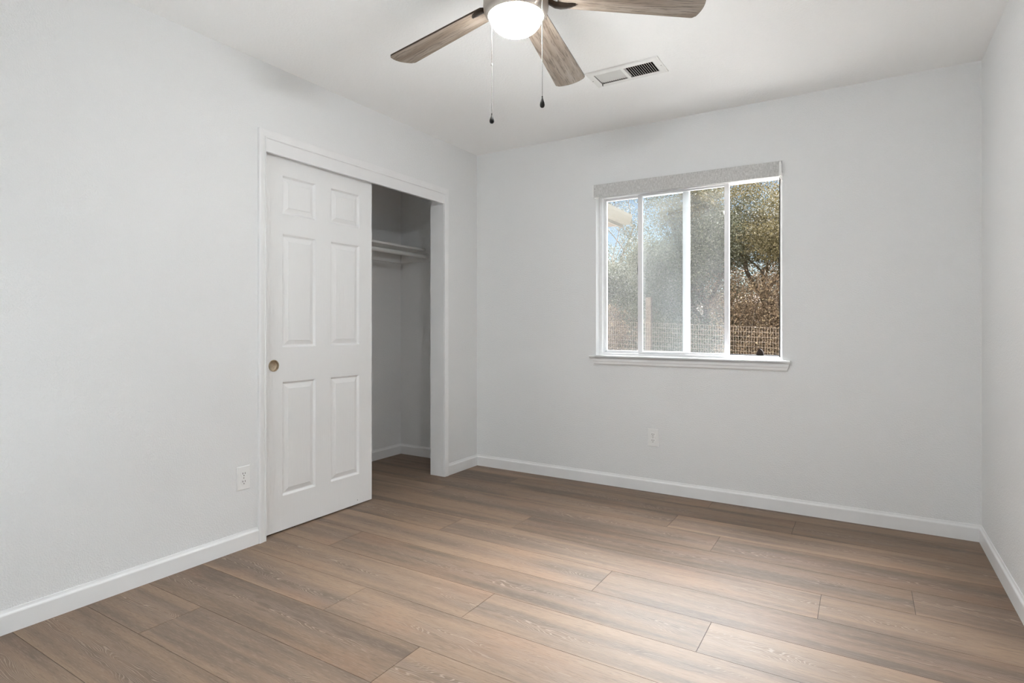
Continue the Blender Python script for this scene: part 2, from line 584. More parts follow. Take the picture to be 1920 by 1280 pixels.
struct(MB().box(CX - .1, CX, YN, 0, -.1, H + .1).build('wall_closet_back', M['wall']), 'shaded rear wall inside the closet', 'wall')
struct(MB().box(CX, -T, CY0 - .1, CY0, 0, H).build('wall_closet_end', M['wall']), 'end wall of the closet hidden behind the sliding door', 'wall')
# ceiling with the hole for the vent
VX0, VX1, VY0, VY1 = 1.366, 1.698, -0.874, -0.742
b = MB()
b.box(CX, VX0, YN, 0, H, H + .1); b.box(VX1, W, YN, 0, H, H + .1)
b.box(VX0, VX1, YN, VY0, H, H + .1); b.box(VX0, VX1, VY1, 0, H, H + .1)
struct(b.build('ceiling', M['ceil']), 'flat off-white ceiling', 'ceiling')

# ------------------------------------------------------------------ baseboards
BP = [(0, 0), (.012, 0), (.012, .0655), (.0105, .069), (.006, .074), (.004, .079), (.0035, .082), (.0025, .084), (0, .084)]
def baseboard(name, label, runs):
    m = MB()
    for (p, q, nrm) in runs:
        m.sweep(lambda st, p=p, q=q, n=nrm: [(st[0] + n[0] * d, st[1] + n[1] * d, z) for d, z in BP], [p, q])
    struct(m.build(name, M['trim']), label, 'baseboard')
baseboard('baseboard_left', 'white baseboard along the left wall on both sides of the closet', [((0, YN), (0, OY0 - .042), (1, 0)), ((0, OY1 + .042), (0, 0), (1, 0))])
baseboard('baseboard_back', 'white baseboard under the window along the back wall', [((0, 0), (W, 0), (0, -1))])
baseboard('baseboard_right', 'white baseboard along the right wall', [((W, 0), (W, YN), (-1, 0))])
baseboard('baseboard_near', 'white baseboard along the wall behind the viewer', [((W, YN), (0, YN), (0, 1))])
baseboard('baseboard_closet', 'shaded white baseboard inside the closet', [((CX, CY0), (CX, 0), (1, 0)), ((CX, 0), (-T, 0), (0, -1))])

# ------------------------------------------------------------------ closet jambs, casing, header fascia
b = MB()
b.box(-T - .004, .002, OY1 - .003, OY1 + .0195, 0, OZ)
b.box(-T - .004, .002, OY0 - .0195, OY0 + .003, 0, OZ)
b.box(-T - .004, .002, OY0 - .0195, OY1 + .0195, OZ, OZ + .0195)
struct(b.build('trim_1', M['trim']), 'white jamb boards lining the closet opening', 'door jamb')
CP = [(-.001, 0), (-.001, .011), (.003, .0145), (.006, .0145), (.0075, .012), (.016, .0145), (.030, .0175), (.038, .018), (.042, .0165), (.042, 0)]
b = MB()
path = [0, 1, 2, 3]
def casing(i):
    o = []
    for d, x in CP:
        y0, y1, z1 = OY0 - d, OY1 + d, OZ + .002 + d
        o.append([(x, y0, 0), (x, y0, z1), (x, y1, z1), (x, y1, 0)][i])
    return o
b.sweep(casing, path)
struct(b.build('trim_2', M['trim']), 'white moulded casing around the closet opening', 'door casing')
struct(MB().box(-.012, .007, OY0 + .001, OY1 - .001, 1.985, OZ + .003, .0015).build('trim_3', M['trim']), 'white header board across the top of the closet opening', 'trim board')

# ------------------------------------------------------------------ sliding six panel closet door
def build_door():
    y0, y1, z0, z1, xf, th = -1.863, -1.107, 0.009, 2.022, -0.03, 0.035
    ys = [(-1.757, -1.540), (-1.432, -1.212)]
    zs = [(.190, .796), (.980, 1.584), (1.691, 1.895)]
    pc, pr, ph = (-1.810, .886), .0275, .036
    m = MB(); bm = m.bm
    gy = sorted([y0, y1, pc[0] - ph, pc[0] + ph] + [v for p in ys for v in p])
    gz = sorted([z0, z1, pc[1] - ph, pc[1] + ph] + [v for p in zs for v in p])
    inpanel = lambda y, z: any(a < y < c for a, c in ys) and any(a < z < c for a, c in zs)
    inpull = lambda y, z: abs(y - pc[0]) < ph and abs(z - pc[1]) < ph
    cache = {}
    def V(x, y, z):
        k = (round(x, 5), round(y, 5), round(z, 5))
        if k not in cache: cache[k] = bm.verts.new((x, y, z))
        return cache[k]
    for a, c in zip(gy, gy[1:]):
        for d, e in zip(gz, gz[1:]):
            my, mz = (a + c) / 2, (d + e) / 2
            if c - a < 1e-6 or e - d < 1e-6 or inpanel(my, mz) or inpull(my, mz): continue
            bm.faces.new([V(xf, a, d), V(xf, c, d), V(xf, c, e), V(xf, a, e)])
    # raised panels
    st = [(0, 0), (.002, -.0015), (.007, -.0085), (.010, -.0115), (.014, -.0115), (.036, -.0030), (.0375, -.0015)]
    for (a, c) in ys:
        for (d, e) in zs:
            rings = []
            for o, dx in st:
                rings.append([V(xf + dx, a + o, d + o), V(xf + dx, c - o, d + o), V(xf + dx, c - o, e - o), V(xf + dx, a + o, e - o)])
            for r1, r2 in zip(rings, rings[1:]):
                for i in range(4):
                    j = (i + 1) % 4
                    bm.faces.new((r1[i], r1[j], r2[j], r2[i]))
            bm.faces.new(rings[-1])
    # round hole for the finger pull
    N = 32
    circ, sq = [], []
    for k in range(N):
        t = 2 * PI * k / N
        cs, sn = math.cos(t), math.sin(t)
        f = ph / max(abs(cs), abs(sn))
        circ.append(bm.verts.new((xf, pc[0] + pr * cs, pc[1] + pr * sn)))
        sq.append(bm.verts.new((xf, pc[0] + f * cs, pc[1] + f * sn)))
    for k in range(N):
        j = (k + 1) % N
        bm.faces.new((circ[k], circ[j], sq[j], sq[k]))
    # sides and back
    o = [(y0, z0), (y1, z0), (y1, z1), (y0, z1)]
    for i in range(4):
        p, q = o[i], o[(i + 1) % 4]
        bm.faces.new([bm.verts.new(v) for v in ((xf, *p), (xf, *q), (xf - th, *q), (xf - th, *p))])
    bm.faces.new([bm.verts.new((xf - th, *p)) for p in o[::-1]])
    d = m.build('door_1', M['door'], recalc=True)
    struct(d, 'white six panel sliding closet door covering the near half of the opening', 'door')
    # cup pull
    m = MB()
    m.lathe([(.0, -.011), (.022, -.011), (.0245, -.009), (.0262, 0), (.0275, .002), (.030, .0022), (.0312, .001), (.0314, -.001), (.027, -.0015)], 48, cap0=False, cap1=False)
    m.xf(Matrix.Translation((xf, pc[0], pc[1])) @ Matrix.Rotation(R(90), 4, 'Y'))
    fp = m.build('finger_pull', M['knob'], d, smooth=40)
    fp['label'] = 'round recessed nickel finger pull'
    m = MB()
    m.lathe([(0, .0015), (.0025, .0012), (.0035, 0)], 12, cap0=False)
    m.xf(Matrix.Translation((xf, -1.225, .033)) @ Matrix.Rotation(R(90), 4, 'Y'))
    m.build('screw', M['steel'], d)
build_door()

# ------------------------------------------------------------------ closet shelf and rod
def build_closet_fittings():
    s = empty('closet_shelf', (CX, -1.0, 1.721))
    tag(s, 'white painted shelf on wall cleats inside the closet', 'shelf')
    loc = lambda m: m.xf(Matrix.Translation((-CX, 1.0, -1.721)))
    loc(MB().box(CX + .0005, -.512, CY0 + .001, -.0185, 1.7212, 1.7382, .0015)).build('shelf_board', M['shelf'], s)
    m = MB()
    m.box(CX + .0002, CX + .018, CY0 + .001, -.0002, 1.632, 1.721, .001)
    loc(m).build('cleat', M['shelf'], s)
    m = MB()
    m.box(CX + .0185, -.40, -.018, -.0002, 1.632, 1.721, .001)
    loc(m).build('cleat', M['shelf'], s)
    m = MB()
    for k in range(9):
        y = -.56 + k * .015
        m.tube([(-.545 + .004 * math.sin(k * 2.1), y, 1.7392), (-.545 + .004 * math.sin(k * 2.1 + 2.1), y + .016, 1.7392)], .0014 + .0006 * (k % 3), 6)
    loc(m).build('dark_streak', M['dark'], s)  # short dark strokes in a row along the shelf top
    r = empty('closet_rod', (-.506, -1.0, 1.672))
    tag(r, 'white closet hanging rod under the front of the shelf', 'closet rod')
    MB().tube([(0, CY0 + 1.001, 0), (0, 1.0 - .020, 0)], .0165, 20).build('rod', M['shelf'], r, smooth=40)
    m = MB()
    m.lathe([(.0172, 0), (.021, 0), (.021, .010), (.030, .012), (.030, .0155), (.0, .0155)], 24, cap0=False, cap1=False)
    m.xf(Matrix.Translation((0, 1.0 - .0345, 0)) @ Matrix.Rotation(R(-90), 4, 'X'))
    m.build('rod_socket', M['shelf'], r, smooth=40)
build_closet_fittings()

# ------------------------------------------------------------------ window
def build_window():
    w = empty('window_1', ((WX0 + WX1) / 2, 0, WZ0))
    struct(w, 'white vinyl sliding window with its right half standing open', 'window')
    inv = Matrix.Translation((-(WX0 + WX1) / 2, 0, -WZ0))
    P = lambda m, n, mt, par=None, sm=None: m.xf(inv).build(n, mt, par or w, smooth=sm)
    yA, yB = .064, .145
    m = MB()
    m.box(WX0 - .004, WX0 + .019, yA, yB, WZ0 - .001, WZ1 + .004, .0015)              # jambs
    m.box(WX1 - .0175, WX1 + .004, yA, yB, WZ0 - .001, WZ1 + .004, .0015)
    m.box(WX0 - .004, WX1 + .004, yA + .0002, yB, 1.994, WZ1 + .004, .0015)                   # head
    m.box(WX0 - .004, WX1 + .004, yA + .0002, yB, WZ0 - .001, WZ0 + .013, .0015)              # bottom track
    m.box(WX0 + .019, WX0 + .028, .098, yB, WZ0 + .013, 1.994)   # steps of the outer track
    m.box(WX0 + .019, WX1 - .0175, .0955, .0985, WZ0 + .013, WZ0 + .019)
    P(m, 'frame', M['vinyl'])
    # fixed sash, outer track
    m = MB()
    m.box(1.586, 1.628, .100, .130, .909, 1.994, .002)
    m.box(1.0405, 1.587, .106, .128, .906, .924, .0015)
    m.box(1.0405, 1.587, .106, .128, 1.979, 1.994, .0015)
    m.box(1.039, 1.047, .106, .128, .909, 1.994, .001)
    fs = P(m, 'fixed_sash', M['vinyl'])
    P(MB().box(1.046, 1.587, .115, .119, .922, 1.981), 'fixed_pane', M['glass'], fs)
    # sliding sash, pushed half way to the left
    m = MB()
    m.box(1.290, 1.320, .070, .095, .909, 1.990, .002)
    m.box(1.855, 1.884, .070, .095, .909, 1.990, .002)
    m.box(1.319, 1.856, .072, .093, .909, .921, .0015)
    m.box(1.319, 1.856, .072, .093, 1.978, 1.990, .0015)
    ss = P(m, 'sliding_sash', M['vinyl'])
    P(MB().box(1.319, 1.856, .081, .085, .920, 1.979), 'sliding_pane', M['glass2'], ss)
    m = MB()
    m.box(1.2865, 1.2905, .074, .088, 1.447, 1.503, .001)
    m.box(1.2835, 1.2868, .078, .086, 1.478, 1.503, .001)
    l = P(m, 'latch', M['dark'], ss); l['label'] = 'dark sash latch'
    # dark strips at the right and bottom of the open half
    m = MB()
    m.box(WX1 - .0240, WX1 - .0172, .070, .112, WZ0 + .013, 1.993)
    m.box(1.885, WX1 - .018, .100, .112, WZ0 + .0125, WZ0 + .0245)
    P(m, 'dark_strip', M['dark'])
    m = MB()
    m.sweep(lambda y: [(2.036 + .047 * k / 10, y, WZ0 + .012 + (.048 * math.sin(PI * (k / 10)) ** .55 if 0 < k < 10 else 0)) for k in range(11)], [.100, .124])
    bp = P(m, 'track_stop', M['rubber']); bp['label'] = 'small dark rounded stop in the track'
    # stool and apron
    m = MB()
    m.sweep(lambda x: [(x, y, z) for y, z in ((.066, WZ0 - .0005), (.066, WZ0 - .019), (-.024, WZ0 - .019), (-.030, WZ0 - .015), (-.032, WZ0 - .0095), (-.030, WZ0 - .004), (-.024, WZ0 - .0005))], [WX0 + .0005, WX1 - .0005])
    m.sweep(lambda x: [(x, y, z) for y, z in ((-.0002, WZ0 - .0005), (-.0002, WZ0 - .019), (-.024, WZ0 - .019), (-.030, WZ0 - .015), (-.032, WZ0 - .0095), (-.030, WZ0 - .004), (-.024, WZ0 - .0005))], [.972, 2.241])
    P(m, 'window_sill', M['trim'], None, 35)
    m = MB()
    z1_, z0_ = WZ0 - .0192, WZ0 - .062
    pr = [(-.0002, 0), (-.009, 0), (-.012, .006), (-.0125, .016), (-.016, .024), (-.0165, 1), (-.0002, 1)]
    def ap(s_):
        o = []
        for y, f in pr:
            z = z1_ if f == 1 else z0_ + f
            t_ = (z - z0_) / (z1_ - z0_)
            o.append(((1.003 - .018 * t_) if s_ == 0 else (2.221 + .016 * t_), y, z))
        return o
    m.sweep(ap, [0, 1])
    P(m, 'apron', M['trim'])
build_window()

def build_shade():
    s = empty('roller_shade', (1.598, 0, 2.020))
    s.rotation_euler = (0, R(.4), 0)
    tag(s, 'raised window shade in a grey woven fabric valance at the window top', 'window shade')
    L = .583
    m = MB()
    m.box(-L, L, -.047, -.039, -.045, .044, .002)
    m.box(-L, L, -.040, .045, .036, .044, .001)
    m.build('valance', M['fabric'], s)
    m = MB()
    m.tube([(-L + .012, .012, .004), (L - .012, .012, .004)], .021, 20)
    m.build('shade_roll', M['fabric'], s, smooth=40)
    for sx in (-1, 1):
        m = MB()
        m.box(sx * (L + .0012), sx * (L + .0045), -.034, .046, -.043, .040, .001)
        m.box(sx * (L + .0012), sx * (L + .0146), -.040, -.034, -.040, .042, .001)
        m.box(sx * (L - .010), sx * (L + .0012), -.036, -.030, -.040, .034, .001)
        m.build('end_bracket', M['plastic'], s)
    for x in (-.05, -.035, -.575):
        m = MB(); m.lathe([(0, .0012), (.0022, .001), (.003, 0)], 10, cap0=False)
        m.xf(Matrix.Translation((x, -.047, .012 if x < -.1 else .027)) @ Matrix.Rotation(R(90), 4, 'X'))
        m.build('staple', M['steel'], s)
build_shade()

# ------------------------------------------------------------------ power outlets
def build_outlet():
    """local frame: plate in the XZ plane, facing -Y"""
    o = empty('power_outlet')
    m = MB()
    w, h = .035, .0575
    pr = [(0, 0), (0, .0028), (.0012, .0046), (.003, .0054)]
    rings = []
    for d, y in pr:
        rings.append([m.bm.verts.new(p) for p in ((-w + d, -y, -h + d), (w - d, -y, -h + d), (w - d, -y, h - d), (-w + d, -y, h - d))])
    for a, c in zip(rings, rings[1:]):
        for i in range(4):
            j = (i + 1) % 4
            m.bm.faces.new((a[i], a[j], c[j], c[i]))
    m.bm.faces.new(rings[-1]); m.bm.faces.new(rings[0][::-1])
    m.build('cover_plate', M['plastic'], o)
    for zc in (.0197, -.0197):
        m = MB()
        N = 28
        def pt(k, r=1.0):
            a = 2 * PI * k / N
            return (max(-.0168, min(.0168, .0172 * math.cos(a) * 1.0)) * r, max(-.0142, min(.0142, .0172 * math.sin(a))) * r)
        m.sweep(lambda y: [(pt(k, 1.0 if y > -.0068 else .95)[0], y, zc + pt(k, 1.0 if y > -.0068 else .95)[1]) for k in range(N)], [-.0052, -.0066, -.0072])
        f = m.build('receptacle', M['plastic'], o)
        for x, hh in ((-.0063, .0042), (.0063, .0035)):
            MB().box(x - .0013, x + .0013, -.00735, -.0060, zc + .0035 - hh, zc + .0035 + hh).build('slot', M['dark'], f)
        m = MB(); m.lathe([(.0024, 0), (.0024, .0012), (0, .0012)], 12, cap1=False)
        m.xf(Matrix.Translation((0, -.0061, zc - .0075)) @ Matrix.Rotation(R(90), 4, 'X'))
        m.build('ground_hole', M['dark'], f)
    m = MB(); m.lathe([(.0032, 0), (.0030, .001), (0, .0014)], 12, cap1=False)
    m.xf(Matrix.Translation((0, -.0053, 0)) @ Matrix.Rotation(R(90), 4, 'X'))
    m.build('screw', M['steel'], o)
    return o
o1 = build_outlet()
o1.location = (1.420, -.0003, .358)
tag(o1, 'white power outlet low on the back wall below the window', 'outlet')
o2 = copy_tree(o1)
o2.location = (.0003, -2.0045, .347)
o2.rotation_euler = (0, 0, R(90))
tag(o2, 'white power outlet low on the left wall beside the closet casing', 'outlet')
# patched spot above the outlet
m = MB()
m.box(1.402, 1.418, -.0022, 0, .418, .441, .0008)
tag(m.build('wall_patch', M['wall']), 'small white painted-over tab on the wall just above the back outlet', 'wall tab')

# ------------------------------------------------------------------ ceiling vent
def build_vent():
    v = empty('ceiling_vent', (1.531, -.808, H))
    tag(v, 'white rectangular air vent with two banks of louvers in the ceiling', 'air vent')
    cx, cyy = 1.531, -.808
    ox0, ox1, oy0, oy1 = 1.333 - cx, 1.729 - cx, -.908 - cyy, -.709 - cyy
    ix0, ix1, iy0, iy1 = 1.370 - cx, 1.693 - cx, -.870 - cyy, -.743 - cyy
    mid0, mid1 = 1.520 - cx, 1.537 - cx
    m = MB()
    pr = [(0, 0), (.0015, -.004), (.006, -.0065)]
    def ring(d, z): return [m.bm.verts.new(p) for p in ((ox0 + d, oy0 + d, z), (ox1 - d, oy0 + d, z), (ox1 - d, oy1 - d, z), (ox0 + d, oy1 - d, z))]
    rs = [ring(*p) for p in pr]
    inn = [m.bm.verts.new(p) for p in ((ix0, iy0, -.0065), (ix1, iy0, -.0065), (ix1, iy1, -.0065), (ix0, iy1, -.0065))]
    inn2 = [m.bm.verts.new((p.co.x, p.co.y, -.0035)) for p in inn]
    seq = rs + [inn, inn2]
    for a, c in zip(seq, seq[1:]):
        for i in range(4):
            j = (i + 1) % 4
            m.bm.faces.new((a[i], a[j], c[j], c[i]))
    m.box(mid0, mid1, iy0, iy1, -.0065, .010)
    m.build('frame', M['vent'], v)
    m = MB()
    hx0, hx1, hy0, hy1 = VX0 + .0005 - cx, VX1 - .0005 - cx, VY0 + .0005 - cyy, VY1 - .0005 - cyy
    c = [(hx0, hy0), (hx1, hy0), (hx1, hy1), (hx0, hy1)]
    for i in range(4):
        p, q = c[i], c[(i + 1) % 4]
        m.quad((*p, -.0034), (*q, -.0034), (*q, .098), (*p, .098))
    m.quad(*[(*p, .098) for p in c])
    m.build('duct', M['duct'], v)
    for (x0, x1, lean) in ((ix0, mid0, 42), (mid1, ix1, -36)):
        n = 13
        for k in range(n):
            x = x0 + (k + .5) * (x1 - x0) / n
            m = MB()
            hw, th = (.0045 if lean > 0 else .0060), .0006
            m.box(-th, th, iy0 + .0004, iy1 - .0004, -hw, hw)
            m.xf(Matrix.Translation((x, 0, .0008)) @ Matrix.Rotation(R(lean), 4, 'Y'))
            m.build('louver', M['vent'], v)
    for x in (1.341 - cx, 1.718 - cx):
        m = MB(); m.lathe([(.0035, 0), (.0035, -.001), (0, -.0016)], 12, cap1=False)
        m.xf(Matrix.Translation((x, 0, -.0065)))
        m.build('screw', M['steel'], v)
    m = MB(); m.box(-.0015, .0015, -.006, .006, -.022, -.004, .0008); m.xf(Matrix.Translation((ix0 + .006, iy1 - .012, .002)))
    m.build('damper_lever', M['steel'], v)
build_vent()

# ------------------------------------------------------------------ ceiling fan
FX, FY = 1.550, -1.950
def build_fan():
    f = empty('ceiling_fan', (FX, FY, H))
    tag(f, 'five blade ceiling fan with weathered oak blades and a lit glass bowl', 'ceiling fan')
    Z = lambda z: z - H
    m = MB()
    m.lathe([(.075, Z(2.4395)), (.078, Z(2.42)), (.060, Z(2.40)), (.045, Z(2.392)), (.045, Z(2.385))], 48)
    m.build('canopy', M['nickel'], f, smooth=35)
    m = MB()
    m.lathe([(.04, Z(2.386)), (.095, Z(2.380)), (.118, Z(2.365)), (.124, Z(2.335)), (.118, Z(2.305)), (.105, Z(2.293)), (.085, Z(2.290)), (.085, Z(2.276)), (.100, Z(2.274))], 56)
    m.build('motor_housing', M['nickel'], f, smooth=35)
    m = MB()
    m.lathe([(.085, Z(2.274)), (.110, Z(2.270)), (.1165, Z(2.262)), (.1175, Z(2.240)), (.1165, Z(2.230)), (.1125, Z(2.217)), (.105, Z(2.207)), (.1000, Z(2.2035)), (.0975, Z(2.2045)), (.0975, Z(2.214)), (.096, Z(2.222))], 64, cap0=True, cap1=True)
    m.xf(Matrix.Translation((-.0107, -.0065, 0)))
    m.build('light_housing', M['nickel'], f, smooth=35)
    m = MB()
    pr = [(.0945, Z(2.218)), (.0950, Z(2.207))]
    for k in range(1, 15):
        a = k / 14 * PI / 2
        pr.append((.0950 * math.cos(a) ** .92 if k < 14 else 0, Z(2.207) - .067 * math.sin(a)))
    m.lathe(pr, 64, cap0=False)
    m.xf(Matrix.Translation((-.0107, -.0065, 0)))
    bo = m.build('glass_bowl', M['bowl'], f, smooth=60)
    bo['label'] = 'glowing frosted glass bowl'
    # blades
    az0 = 100.137
    az = [az0 - 1.2, az0 + 72.42, az0 + 144.3, az0 - 144.2, az0 - 70.71]
    proto = None
    for i, a in enumerate(az):
        mat = Matrix.Rotation(R(a), 4, 'Z') @ Matrix.Translation((.2, 0, Z(2.268))) @ Matrix.Rotation(math.atan(.0664 if i else .100), 4, 'Y') @ Matrix.Rotation(-.1571, 4, 'X')
        if proto is None:
            m = MB()
            out = []
            w0, w1, L = .0500, .0712, .46
            r0 = -.062
            hw = lambda x: .0532 + (.0712 - .0532) * x / .46
            tip = lambda y: L - .020 * (y / w1) ** 2
            out += [(r0, -hw(r0) + .010), (r0 + .008, -hw(r0))]
            xe = tip(w1) - .012
            for k in range(9): out.append((r0 + .02 + (xe - r0 - .02) * k / 8, -hw(r0 + .02 + (xe - r0 - .02) * k / 8)))
            yc = w1 - .011
            for k in range(1, 5):
                t_ = k / 5 * PI / 2
                out.append((xe + .013 * math.sin(t_), -(yc + (hw(xe) - yc) * math.cos(t_))))
            for k in range(-6, 7): out.append((tip(yc * k / 6) , yc * k / 6))
            for k in range(4, 0, -1):
                t_ = k / 5 * PI / 2
                out.append((xe + .013 * math.sin(t_), (yc + (hw(xe) - yc) * math.cos(t_))))
            for k in range(8, -1, -1): out.append((r0 + .02 + (xe - r0 - .02) * k / 8, hw(r0 + .02 + (xe - r0 - .02) * k / 8)))
            out += [(r0 + .008, hw(r0)), (r0, hw(r0) - .010)]
            m.sweep(lambda z: [(x, y, z) for x, y in out], [-.0032, .0032])
            bl = m.build('blade', M['blade'], f)
            edge = MB()
            n_ = len(out)
            for k in range(n_):
                p, q = out[k], out[(k + 1) % n_]
                s_ = 1.0012
                edge.quad((p[0] * s_, p[1] * 1.004, -.0031), (q[0] * s_, q[1] * 1.004, -.0031), (q[0] * s_, q[1] * 1.004, .0031), (p[0] * s_, p[1] * 1.004, .0031))
            eb = edge.build('edge_band', M['bronze'], bl)
            eb['label'] = 'dark edge banding'
            br = MB()
            cl = [(-.108, .004, -.004), (-.090, .018, -.0085), (-.070, .030, -.0095), (-.048, .036, -.0085), (-.026, .036, -.0072), (-.008, .032, -.0062), (.004, .027, -.0055)]
            wd = [.016, .018, .019, .018, .016, .013, .006]
            def ring(k):
                x, y, z = cl[k]; w = wd[k]
                return [(x, y - w, z + .0025), (x, y - w * .6, z - .0015), (x, y, z - .0035), (x, y + w * .6, z - .0015), (x, y + w, z + .0025), (x, y, z + .0028)]
            br.sweep(ring, list(range(7)))
            ib = br.build('blade_iron', M['bronze'], bl, smooth=50)
            ib['label'] = 'dark curved metal bracket'
            proto = bl
        else:
            bl = copy_tree(proto, f)
        bl.matrix_local = mat
    # pull chains
    for (px, py, ztop, zcon, zkt, zkb, white) in ((1.4653, -2.0019, 2.236, 2.034, 1.8516, 1.8209, False), (1.662, -1.984, 2.226, 2.068, 1.8795, 1.8445, True)):
        c = empty('pull_chain', (px - FX, py - FY, 0))
        c.parent = f
        m = MB()
        m.tube([(0, 0, Z(ztop)), (0, 0, Z(zcon))], .0013 if white else .0008, 6)
        for k in range(int((ztop - zcon) / .0045)):
            m.ball((0, 0, Z(ztop - .0045 * k)), .0017 if white else .0014, 6, 4)
        m.build('upper_chain', M['chainwhite'] if white else M['bronze'], c)
        m = MB()
        m.lathe([(.0, Z(zcon + .004)), (.0026, Z(zcon + .003)), (.0028, Z(zcon - .004)), (0, Z(zcon - .006))], 10, cap0=False, cap1=False)
        m.build('connector', M['chainwhite'] if white else M['chain'], c)
        m = MB()
        m.tube([(0, 0, Z(zcon)), (0, 0, Z(zkt))], .0006, 5)
        for k in range(int((zcon - zkt) / .0046)):
            m.ball((0, 0, Z(zcon - .0046 * k)), .0018, 6, 4)
        m.build('beaded_chain', M['chain'], c)
        m = MB()
        h = zkt - zkb
        m.lathe([(0, Z(zkt + .006)), (.0020, Z(zkt + .0055)), (.0022, Z(zkt + .001)), (.0016, Z(zkt)), (.0028, Z(zkt - .08 * h)), (.0050, Z(zkt - .30 * h)), (.0076, Z(zkt - .52 * h)), (.0086, Z(zkt - .70 * h)), (.0078, Z(zkt - .86 * h)), (.0048, Z(zkt - .97 * h)), (0, Z(zkb))], 24, cap0=False, cap1=False)
        k_ = m.build('pull_knob', M['black'], c, smooth=50)
        k_['label'] = 'black teardrop knob'
build_fan()

# ------------------------------------------------------------------ outdoors
RNG = np.random.default_rng(11)
PYR = random.Random(4)

def ground():
    nx, ny = 60, 60
    xs = np.linspace(-26, 22, nx); ys = np.linspace(.2, 42, ny)
    v, f = [], []
    for y in ys:
        for x in xs:
            rise = max(0, y - 10.5)
            z = -.22 - .045 * (x - 1.2) * min(1, y / 9) + .11 * rise + .12 * math.sin(x * .8 + y * .5)* min(1, y / 9) * .4
            v.append((x, y, z))
    for j in range(ny - 1):
        for i in range(nx - 1):
            a = j * nx + i
            f.append((a, a + 1, a + nx + 1, a + nx))
    me = bpy.data.meshes.new('ground')
    me.from_pydata(v, [], f); me.materials.append(M['ground']); me.shade_smooth()
    o = bpy.data.objects.new('ground', me); COL.objects.link(o)
    struct(o, 'dry brown ground rising behind the fence outside', 'ground')
ground()
m = MB()
m.box(-6, 5, TW + .02, 7.2, -.32, -.13)  # unseen pale slab, added to bounce daylight onto the ceiling
gm = plain('bounce_gravel', (0.52, 0.50, 0.47), 0.9, var=0.25, scale=45)
struct(m.build('ground_bounce_yard', gm), 'unseen pale gravel yard added to bounce daylight up into the room', 'yard')
def gz(x, y):
    return -.22 - .045 * (x - 1.2) * min(1, y / 9) + .11 * max(0, y - 10.5)

def leaves(name, mat, parent, centres, radii, per, size, flat=.8, tone_bias=0.0):
    """one foliage mesh of small folded leaves gathered round the given centres"""
    P, T_ = [], []
    for c, r in zip(centres, radii):
        n = per
        d = RNG.normal(size=(n, 3)); d /= np.linalg.norm(d, axis=1)[:, None]
        rr = r * RNG.uniform(.15, 1, n) ** (1 / 2.2)
        p = np.array(c) + d * rr[:, None] * np.array([1, 1, flat])
        P.append(p)
        T_.append(np.clip(RNG.normal(.45 + tone_bias, .22, n) + RNG.normal(0, .07), 0, 1))
    P = np.concatenate(P); T_ = np.concatenate(T_)
    n = len(P)
    a = RNG.normal(size=(n, 3)); a /= np.linalg.norm(a, axis=1)[:, None]
    q = RNG.normal(size=(n, 3)); b_ = np.cross(a, q); b_ /= np.linalg.norm(b_, axis=1)[:, None]
    nr = np.cross(a, b_)
    L = size * RNG.uniform(.65, 1.3, n)[:, None]; Wd = L * .34
    V = np.stack([P - a * L * .5, P - a * L * .05 + b_ * Wd + nr * L * .08, P + a * L * .5, P - a * L * .05 - b_ * Wd + nr * L * .08], 1).reshape(-1, 3)
    me = bpy.data.meshes.new(name)
    me.vertices.add(4 * n); me.vertices.foreach_set('co', V.astype('f').ravel())
    me.loops.add(6 * n)
    base = np.arange(n)[:, None] * 4
    me.loops.foreach_set('vertex_index', (base + np.array([0, 1, 2, 0, 2, 3])).astype('i').ravel())
    me.polygons.add(2 * n); me.polygons.foreach_set('loop_start', np.arange(0, 6 * n, 3).astype('i'))
    me.update(calc_edges=True)
    at = me.attributes.new('tone', 'FLOAT', 'POINT'); at.data.foreach_set('value', np.repeat(T_, 4).astype('f'))
    me.materials.append(mat)
    o = bpy.data.objects.new(name, me); COL.objects.link(o)
    if parent: o.parent = parent
    return o

def tree(name, label, loc, h, spread, levels, mat, per, size, seed, lean=(0, 0), trunk_r=.16, first=.35, extra=(), tone=0.0, cl=.42, crown=None):
    rr = random.Random(seed)
    t = empty(name, loc)
    tag(t, label, 'tree', 'trees beyond the fence')
    m = MB()
    tips = []
    def grow(p, d, ln, r, lv):
        pts, rad = [p], [r]
        n = 4
        for k in range(n):
            d = (d + Vector((rr.uniform(-.22, .22), rr.uniform(-.22, .22), rr.uniform(-.06, .16)))).normalized()
            p = p + d * ln / n
            pts.append(p); rad.append(r * (1 - .42 * (k + 1) / n))
            if lv <= 1 and k >= 1: tips.append(p)
        m.tube(pts, rad, 7 if lv > 1 else 5, cap=False)
        if lv == 0:
            tips.append(p); return
        for k in range(3 if lv < levels else 4):
            ax = Vector((rr.uniform(-1, 1), rr.uniform(-1, 1), rr.uniform(-.15, .75))).normalized()
            nd = (d * .55 + ax * spread).normalized()
            grow(pts[-1] if k < 2 else pts[-2], nd, ln * rr.uniform(.58, .8), rad[-1] * .72, lv - 1)
    grow(Vector((0, 0, -.1)), Vector((lean[0], lean[1], 1)).normalized(), h * first, trunk_r, levels)
    m.build('trunk', M['bark'], t, smooth=50)
    tips = [tuple(x) for x in tips] + list(extra)
    if crown:
        n_, c_, r_ = crown
        for _ in range(n_):
            while True:
                q = [rr.uniform(-1, 1) for _ in range(3)]
                if sum(v * v for v in q) < 1: break
            tips.append(tuple(c_[i] + q[i] * r_[i] for i in range(3)))
    rad = [rr.uniform(.8, 1.25) * cl for _ in tips]
    leaves('foliage', mat, t, tips, rad, per, size, tone_bias=tone)
    return t

